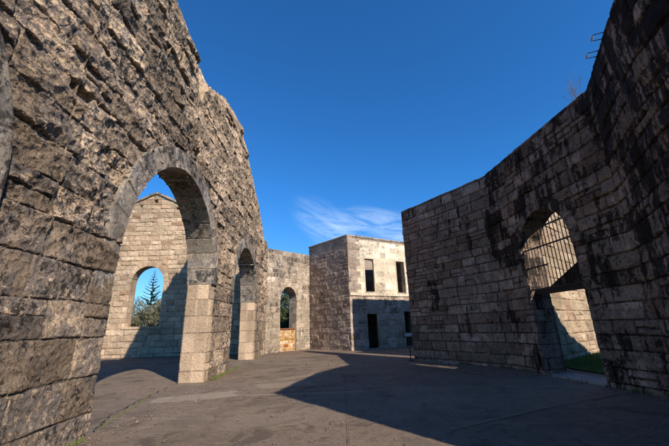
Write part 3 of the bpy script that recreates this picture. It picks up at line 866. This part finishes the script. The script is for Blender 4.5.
def gspot(r):
    while True:
        x, y = r.uniform(7.3, 13), r.uniform(9.5, 17)
        if (y - 12.85) - (x - 7.6) * .86 < -.05 and x > 7.35: return x, y, .03
blades('grass', gspot, 26000, .10, M_blade, 3, kind='stuff')

# cement patches, joints and cracks lying on the asphalt
M_patch = plain('cement_patch', (.20, .15, .11), .9, 0, .35, 3, (.19, .155, .12), .3)
M_crack = plain('dark_joint', (.035, .03, .024), .95, 0, .3, 10, (.06, .07, .03), .2)
def ragged(pts, amp, seed, per=10):
    r = random.Random(seed); out = []
    for i in range(len(pts)):
        a, b = pts[i], pts[(i + 1) % len(pts)]
        L = math.hypot(b[0] - a[0], b[1] - a[1]); k = max(1, int(L * per))
        for j in range(k):
            f = j / k; out.append((a[0] + (b[0] - a[0]) * f + r.uniform(-amp, amp), a[1] + (b[1] - a[1]) * f + r.uniform(-amp, amp)))
    return out
def fan(name, pts, z, mat, kind='structure'):
    c = (sum(p[0] for p in pts) / len(pts), sum(p[1] for p in pts) / len(pts))
    V = [(c[0], c[1], z)] + [(x, y, z) for x, y in pts]; n = len(pts)
    return tag(mk_mesh(name, V, None, mat, None, T=[[0, 1 + i, 1 + (i + 1) % n] for i in range(n)]), kind=kind)
def ribbon(name, path, w, z, mat, seed=1, wj=.4, amp=.02, kind='structure'):
    r = random.Random(seed); P = []
    for i in range(len(path) - 1):
        a, b = Vector(path[i]), Vector(path[i + 1]); k = max(2, int((b - a).length * 8))
        P += [a.lerp(b, j / k) + Vector((r.uniform(-amp, amp), r.uniform(-amp, amp))) for j in range(k)]
    P.append(Vector(path[-1])); V, Q = [], []
    for i, p in enumerate(P):
        d = (P[min(i + 1, len(P) - 1)] - P[max(0, i - 1)]).normalized(); n = Vector((-d.y, d.x)) * w * .5 * (1 + r.uniform(-wj, wj))
        V += [(p.x + n.x, p.y + n.y, z), (p.x - n.x, p.y - n.y, z)]
    Q = [[2 * i, 2 * i + 1, 2 * i + 3, 2 * i + 2] for i in range(len(P) - 1)]
    return tag(mk_mesh(name, V, Q, mat, None), kind=kind)
ribbon('floor_joint', [(-4.95, 11.6), (-4.75, 9.5), (-4.4, 7.2), (-3.95, 6.1)], .02, .030, M_crack, 5, .9, .03)
ribbon('floor_joint', [(.17, 13.3), (.12, 8), (.1, 3.5)], .008, .032, M_crack, 6, .9, .006)
ribbon('floor_joint', [(1.6, 5.6), (4.0, 6.9), (6.2, 7.9)], .03, .032, M_patch, 7, .4, .01)
M_moss = plain('moss_tuft', (.09, .13, .02), .95, 0, .3, 2, (.15, .14, .04), 0)
blades('moss', lambda r: ((lambda t: (LX(11.6 + t) + .08 + abs(r.gauss(0, .07)), 11.6 + t, .015))(min(r.expovariate(.9), 3.2))), 3200, .045, M_moss, 8, kind='stuff')
blades('moss', lambda r: (lambda t: (-4.75 + .75 * t + r.gauss(0, .03), 9.5 - 3.2 * t, .015))(r.random()), 500, .02, M_moss, 9, kind='stuff')
def wfoot(r):
    s = r.choice((1.2, 2.9, 4.5, 5.3, 9.0, 9.9)) + r.gauss(0, .14); p = WR.at(np.array([s]), np.array([.07 + abs(r.gauss(0, .03))]))[0]
    return float(p[0]), float(p[1]), .01
blades('weeds', wfoot, 420, .09, M_moss, 12, kind='stuff')
blades('weeds', lambda r: (lambda t: (LX(t) + .1 + abs(r.gauss(0, .03)), t, .01))(r.choice((15.0, 19.9, 12.9, 21.2, 5.4)) + r.gauss(0, .16)), 420, .07, M_moss, 13, kind='stuff')
blades('moss', lambda r: (lambda t: (LX(5.6 - t) + .1 + abs(r.gauss(0, .03)), 5.6 - t, .015))(r.random() * 1.5), 250, .02, M_moss, 10, kind='stuff')
# loose grit and leaf litter along the wall feet
M_grit = plain('grit', (.20, .16, .12), .9, 0, .5, 40, (.08, .06, .045), 0)
r = random.Random(14); V, T = [], []
for _ in range(3200):
    q = r.random()
    if q < .4: y = r.uniform(4, 22.5); x = LX(y) + .12 + r.expovariate(4)
    elif q < .7:
        s = r.uniform(0, WR.L - 4); p = WR.at(np.array([s]), np.array([.12 + r.expovariate(4)]))[0]; x, y = p
    else: x, y = r.uniform(-4, 5), r.uniform(4, 16)
    a = .004 + r.expovariate(140); b = len(V)
    for k in range(3):
        t = k * 2.09 + r.random(); V.append((x + a * math.cos(t), y + a * math.sin(t), .012))
    V.append((x, y, .012 + a * .9)); T += [[b, b + 1, b + 3], [b + 1, b + 2, b + 3], [b + 2, b, b + 3]]
tag(mk_mesh('grit', V, None, M_grit, None, T=T), kind='stuff')

r = random.Random(44); V, Q = [], []
for _ in range(700):
    q = r.random()
    if q < .45: y = r.uniform(4, 22); x = LX(y) + .1 + r.expovariate(3)
    elif q < .75: p = WR.at(np.array([r.uniform(0, 9.6)]), np.array([.1 + r.expovariate(3)]))[0]; x, y = float(p[0]), float(p[1])
    else: x, y = r.uniform(-3.5, 4.5), r.uniform(4.5, 15)
    a, L = r.uniform(0, 6.28), r.uniform(.015, .04); b = len(V); c_, s_ = math.cos(a), math.sin(a); w_ = L * .35
    V += [(x - c_ * L, y - s_ * L, .016), (x + s_ * w_, y - c_ * w_, .022), (x + c_ * L, y + s_ * L, .03), (x - s_ * w_, y + c_ * w_, .018)]
    Q.append([b, b + 1, b + 2, b + 3])
tag(mk_mesh('leaf_litter', V, Q, plain('dry_leaf', (.20, .12, .06), .8, 0, .4, 60, (.09, .05, .03), 0), None), kind='stuff')

# ------------------------------------------------------------------ INFORMATION SIGN
sx, sy = 3.12, 15.75
sg = empty('information_sign', (sx, sy, 0), 'small slanted information board on a thin post by the corner of the dark wall', 'sign')
rod('post', [(sx, sy, -.05), (sx, sy, .5), (sx, sy, 1.02)], .022, M_iron, sg, 8)
def slab(name, c, u, v, w, h, t, mat, parent):
    c, u, v = Vector(c), Vector(u).normalized(), Vector(v).normalized(); n = u.cross(v)
    V = [tuple(c + u * a * w / 2 + v * b * h / 2 + n * d * t / 2) for d in (-1, 1) for a, b in ((-1, -1), (1, -1), (1, 1), (-1, 1))]
    Q = [[0, 3, 2, 1], [4, 5, 6, 7], [0, 1, 5, 4], [1, 2, 6, 5], [2, 3, 7, 6], [3, 0, 4, 7]]
    return mk_mesh(name, V, Q, mat, parent)
U = Vector((.88, -.47, 0)); Vv = Vector((.36, .68, .62))
slab('panel', (sx, sy, 1.06), U, Vv, .38, .27, .03, M_iron, sg)
fc = slab('text_sheet', Vector((sx, sy, 1.06)) + U.cross(Vv).normalized() * .0185, U, Vv, .33, .22, .006, plain('faded_print', (.42, .35, .32), .5, 0, .35, 30, (.20, .16, .16), 0), sg)
slab('base_plate', (sx, sy, .022), (1, 0, 0), (0, 1, 0), .2, .2, .03, M_iron, sg)

# ------------------------------------------------------------------ VEGETATION
def leaf_mat(name, a, b_):
    m, nt, b = new_mat(name); g = NT(nt)
    v = g.attr('blk')
    g.lk(g.mix(v, a, b_), b.inputs['Base Color']); b.inputs['Roughness'].default_value = .7
    return m
M_scrub = leaf_mat('scrub_leaves', (.07, .075, .035), (.20, .17, .10))
M_tree = leaf_mat('dark_tree_leaves', (.022, .038, .016), (.065, .085, .03))
M_pine = leaf_mat('norfolk_pine_needles', (.018, .036, .018), (.04, .07, .03))
M_bark = plain('bark', (.10, .08, .065), .95, 0, .4, 5)
def clump_tree(name, x, y, z0, H, Rd, n, leaf, mat, seed, label, cat, group=None, low=.1):
    r = np.random.RandomState(seed); rr = random.Random(seed)
    o = empty(name, (x, y, z0), label, cat, group)
    parts = [tube([(x, y, z0 - .3), (x + .1, y, z0 + H * .3), (x - .1, y, z0 + H * .75)], [.05 * H ** .8, .035 * H ** .8, .01 * H], 6)]
    cl = []
    for _ in range(26):
        a = rr.uniform(0, 6.28); f = rr.uniform(low, 1); q = Rd * math.sqrt(max(.08, 1 - (2 * f - 1.05) ** 2)) * rr.uniform(.35, 1)
        c = Vector((x + q * math.cos(a), y + q * math.sin(a), z0 + H * f * rr.uniform(.85, 1))); cl.append((c, Rd * rr.uniform(.22, .42), rr.random()))
        st = Vector((x, y, z0 + H * f * .5)); parts.append(tube([st, st.lerp(c, .5) + Vector((0, 0, -.05 * H)), c], [.012 * H, .008 * H, .004 * H], 4))
    V, Q, T = merge(parts); mk_mesh('trunk', V, Q, M_bark, o, T=T)
    k = r.randint(0, len(cl), n)
    C0 = np.array([c[0] for c in cl])[k]; R0 = np.array([c[1] for c in cl])[k]; B0 = np.array([c[2] for c in cl])[k]
    d = r.normal(size=(n, 3)); d /= np.linalg.norm(d, axis=1)[:, None]
    P = C0 + d * (R0 * r.uniform(.3, 1.05, n) ** .6)[:, None] * np.array([1, 1, .8])
    u = r.normal(size=(n, 3)); u /= np.linalg.norm(u, axis=1)[:, None]; w = np.cross(u, r.normal(size=(n, 3))); w /= np.linalg.norm(w, axis=1)[:, None]
    sz = leaf * r.uniform(.6, 1.4, n)[:, None]
    V = np.stack([P - u * sz, P + w * sz * .45, P + u * sz, P - w * sz * .45], 1).reshape(-1, 3)
    bl = np.repeat(np.clip(B0 * .6 + r.uniform(0, .4, n), 0, 1), 4)
    mk_mesh('crown', V, np.arange(4 * n).reshape(-1, 4), mat, o, {'blk': bl})
    return o
# scrub seen through the gable window
sc = [(-27.5, 44, 5.5, 3.0, 'grey-green bush, left of those seen through the gable window'), (-24.2, 46, 5.4, 3.0, 'grey-green bush behind the foot of the star-branched pine'),
      (-21.3, 44, 5.4, 3.0, 'grey-green bush right of the pine in the gable window'), (-30.5, 50, 6.2, 3.4, 'taller grey-green bush on the left edge behind the gable window'),
      (-26, 52, 6.0, 3.6, 'farther grey-green bush behind the pine in the gable window'), (-18.5, 46, 5.8, 3.0, 'grey-green bush hidden partly by the right jamb of the gable window')]
for i, (x, y, h, rd, lb) in enumerate(sc):
    clump_tree('bush', x, y, -.1, h, rd, 9000, .10, M_scrub, 30 + i, lb, 'bush', 'bushes beyond the gable window', low=.05)
# star-branched pine
def norfolk(x, y, z0, H):
    r = random.Random(77); o = empty('norfolk_pine', (x, y, z0), 'tall star-branched pine with tiered branches, seen through the gable window', 'tree')
    V, Q, T = tube([(x, y, z0 - .3), (x, y, z0 + H * .5), (x, y, z0 + H)], [.2, .12, .02], 8)
    mk_mesh('trunk', V, Q, M_bark, o, T=T)
    V, B = [], []
    z = H * .12; tier = 0
    while z < H * .985:
        L = (H - z) * .30 * (.92 + .16 * r.random()) + .10
        nbr = 5
        for k in range(nbr):
            a = k * 6.283 / nbr + tier * .5 + r.uniform(-.15, .15); LL = L * r.uniform(.85, 1.1)
            if r.random() < .06: continue
            nseg = int(LL / .055)
            for j in range(nseg):
                f = (j + .5) / nseg; up = .14 * LL * f + .30 * LL * f * f
                c = Vector((x + LL * f * math.cos(a), y + LL * f * math.sin(a), z0 + z + up))
                for sgn in (-1, 1):
                    wl = .40 * min(1, LL * .6) * (1 - .35 * f) * r.uniform(.7, 1.2)
                    dd = Vector((math.cos(a + sgn * 1.0), math.sin(a + sgn * 1.0), .25)) * wl
                    n = Vector((0, 0, .045)); t = Vector((math.cos(a), math.sin(a), .2)) * .03
                    for q in (n, t):
                        V += [tuple(c - q), tuple(c + dd * .6 - q), tuple(c + dd), tuple(c + dd * .5 + q)]
                        B += [r.random()] * 4
        z += H * .062 * (1 - .45 * z / H); tier += 1
    mk_mesh('branches', V, np.arange(len(V)).reshape(-1, 4), M_pine, o, {'blk': B})
norfolk(-30.3, 56, 0, 11.6)
# trees behind the window wall
for i, (x, y, h, rd, lb) in enumerate([(-6.6, 44, 8.4, 3.2, 'dark tree filling the far arched window, left one'), (-3.6, 47, 7.6, 3.2, 'dark tree filling the far arched window, right one'), (-9.8, 47, 8.0, 3.2, 'dark tree left of those behind the far arched window')]):
    clump_tree('tree', x, y, -.1, h, rd, 12000, .12, M_tree, 50 + i, lb, 'tree', 'trees behind the far arched window', low=.1)
for i, (x, y, h, rd, lb) in enumerate([(-5.4, 38, 4.2, 2.2, 'low dark bush under the trees behind the far arched window'), (-3.0, 37, 4.4, 2.2, 'low dark bush nearest the window jamb behind the far window')]):
    clump_tree('bush', x, y, -.1, h, rd, 9000, .11, M_tree, 60 + i, lb, 'bush', low=.02)

# ------------------------------------------------------------------ SKY, SUN, CAMERA
w = bpy.data.worlds.new('World'); scene.world = w; w.use_nodes = True
nt = w.node_tree
for n in list(nt.nodes): nt.nodes.remove(n)
g = NT(nt)
out = g.n('ShaderNodeOutputWorld'); bg = g.n('ShaderNodeBackground')
sky = g.n('ShaderNodeTexSky', sky_type='NISHITA'); sky.sun_disc = False
sky.sun_elevation = EL; sky.sun_rotation = math.atan2(SUNH.x, SUNH.y)
sky.air_density = 1.0; sky.dust_density = 0.0; sky.ozone_density = 4.0; sky.altitude = 0
tc = g.n('ShaderNodeTexCoord'); dirv = tc.outputs['Generated']
# wisps of cirrus low over the plastered block: noise on the sky direction
sep = g.n('ShaderNodeSeparateXYZ'); g.lk(dirv, sep.inputs[0])
az = g.math('DIVIDE', sep.outputs[0], sep.outputs[1]); elv = g.math('DIVIDE', sep.outputs[2], sep.outputs[1])
front = g.math('GREATER_THAN', sep.outputs[1], .1)
def wisp(a0, e0, wa, we, skew, amt, seed):
    da = g.math('DIVIDE', g.math('SUBTRACT', az, a0), wa)
    de = g.math('DIVIDE', g.math('SUBTRACT', g.math('SUBTRACT', elv, e0), g.math('MULTIPLY', g.math('SUBTRACT', az, a0), skew)), we)
    rr = g.math('ADD', g.math('MULTIPLY', da, da), g.math('MULTIPLY', de, de))
    fall = g.rng(rr, 0, 1, 1, 0)
    cmb = g.n('ShaderNodeCombineXYZ'); g.lk(g.math('ADD', az, seed), cmb.inputs[0]); g.lk(g.math('SUBTRACT', elv, g.math('MULTIPLY', az, skew)), cmb.inputs[1])
    nz = g.noise(g.scale_vec(cmb.outputs[0], (4, 20, 1)), 1.6, 12, .66, .8)
    return g.math('MULTIPLY', g.math('MULTIPLY', fall, g.rng(nz, .32, .75)), amt)
f = g.math('ADD', wisp(.15, .25, .26, .12, -.15, .50, 0.0), wisp(-.03, .30, .12, .10, -.55, .22, 4.0))
f = g.math('ADD', f, wisp(.12, .19, .26, .08, .05, .32, 9.0))
f = g.math('MULTIPLY', g.math('MINIMUM', f, .9), front)
tint = g.mix(g.rng(sep.outputs[2], .02, .40), (.42, .74, .98), (.25, .80, 1.26))
skt = g.mix(1.0, sky.outputs[0], tint, 'MULTIPLY')
cc = g.mix(f, skt, (7.0, 8.2, 9.6))
g.lk(cc, bg.inputs[0]); bg.inputs[1].default_value = .105
g.lk(bg.outputs[0], out.inputs[0])

sl = bpy.data.lights.new('sun', 'SUN'); sl.energy = 5.0; sl.angle = math.radians(.53); sl.color = (1, .89, .74)
so = bpy.data.objects.new('sun', sl); COL.objects.link(so)
dv = Vector((SUNH.x, SUNH.y, TAN)).normalized()
so.rotation_euler = dv.to_track_quat('Z', 'Y').to_euler(); so.location = dv * 60

cam = bpy.data.cameras.new('camera'); co = bpy.data.objects.new('camera', cam); COL.objects.link(co)
cam.sensor_width = 36; cam.lens = 337 / 669 * 36; cam.clip_end = 9000; cam.clip_start = .05
pitch = math.atan(104 / 337); roll = math.radians(-1.808)
co.matrix_world = Matrix.Translation((0, 0, 1.5)) @ Matrix.Rotation(math.pi / 2 + pitch, 4, 'X') @ Matrix.Rotation(roll, 4, 'Z')
scene.camera = co
vs = scene.view_settings
vs.view_transform = 'Standard'; vs.look = 'None'; vs.exposure = .5; vs.gamma = 1; vs.use_curve_mapping = False
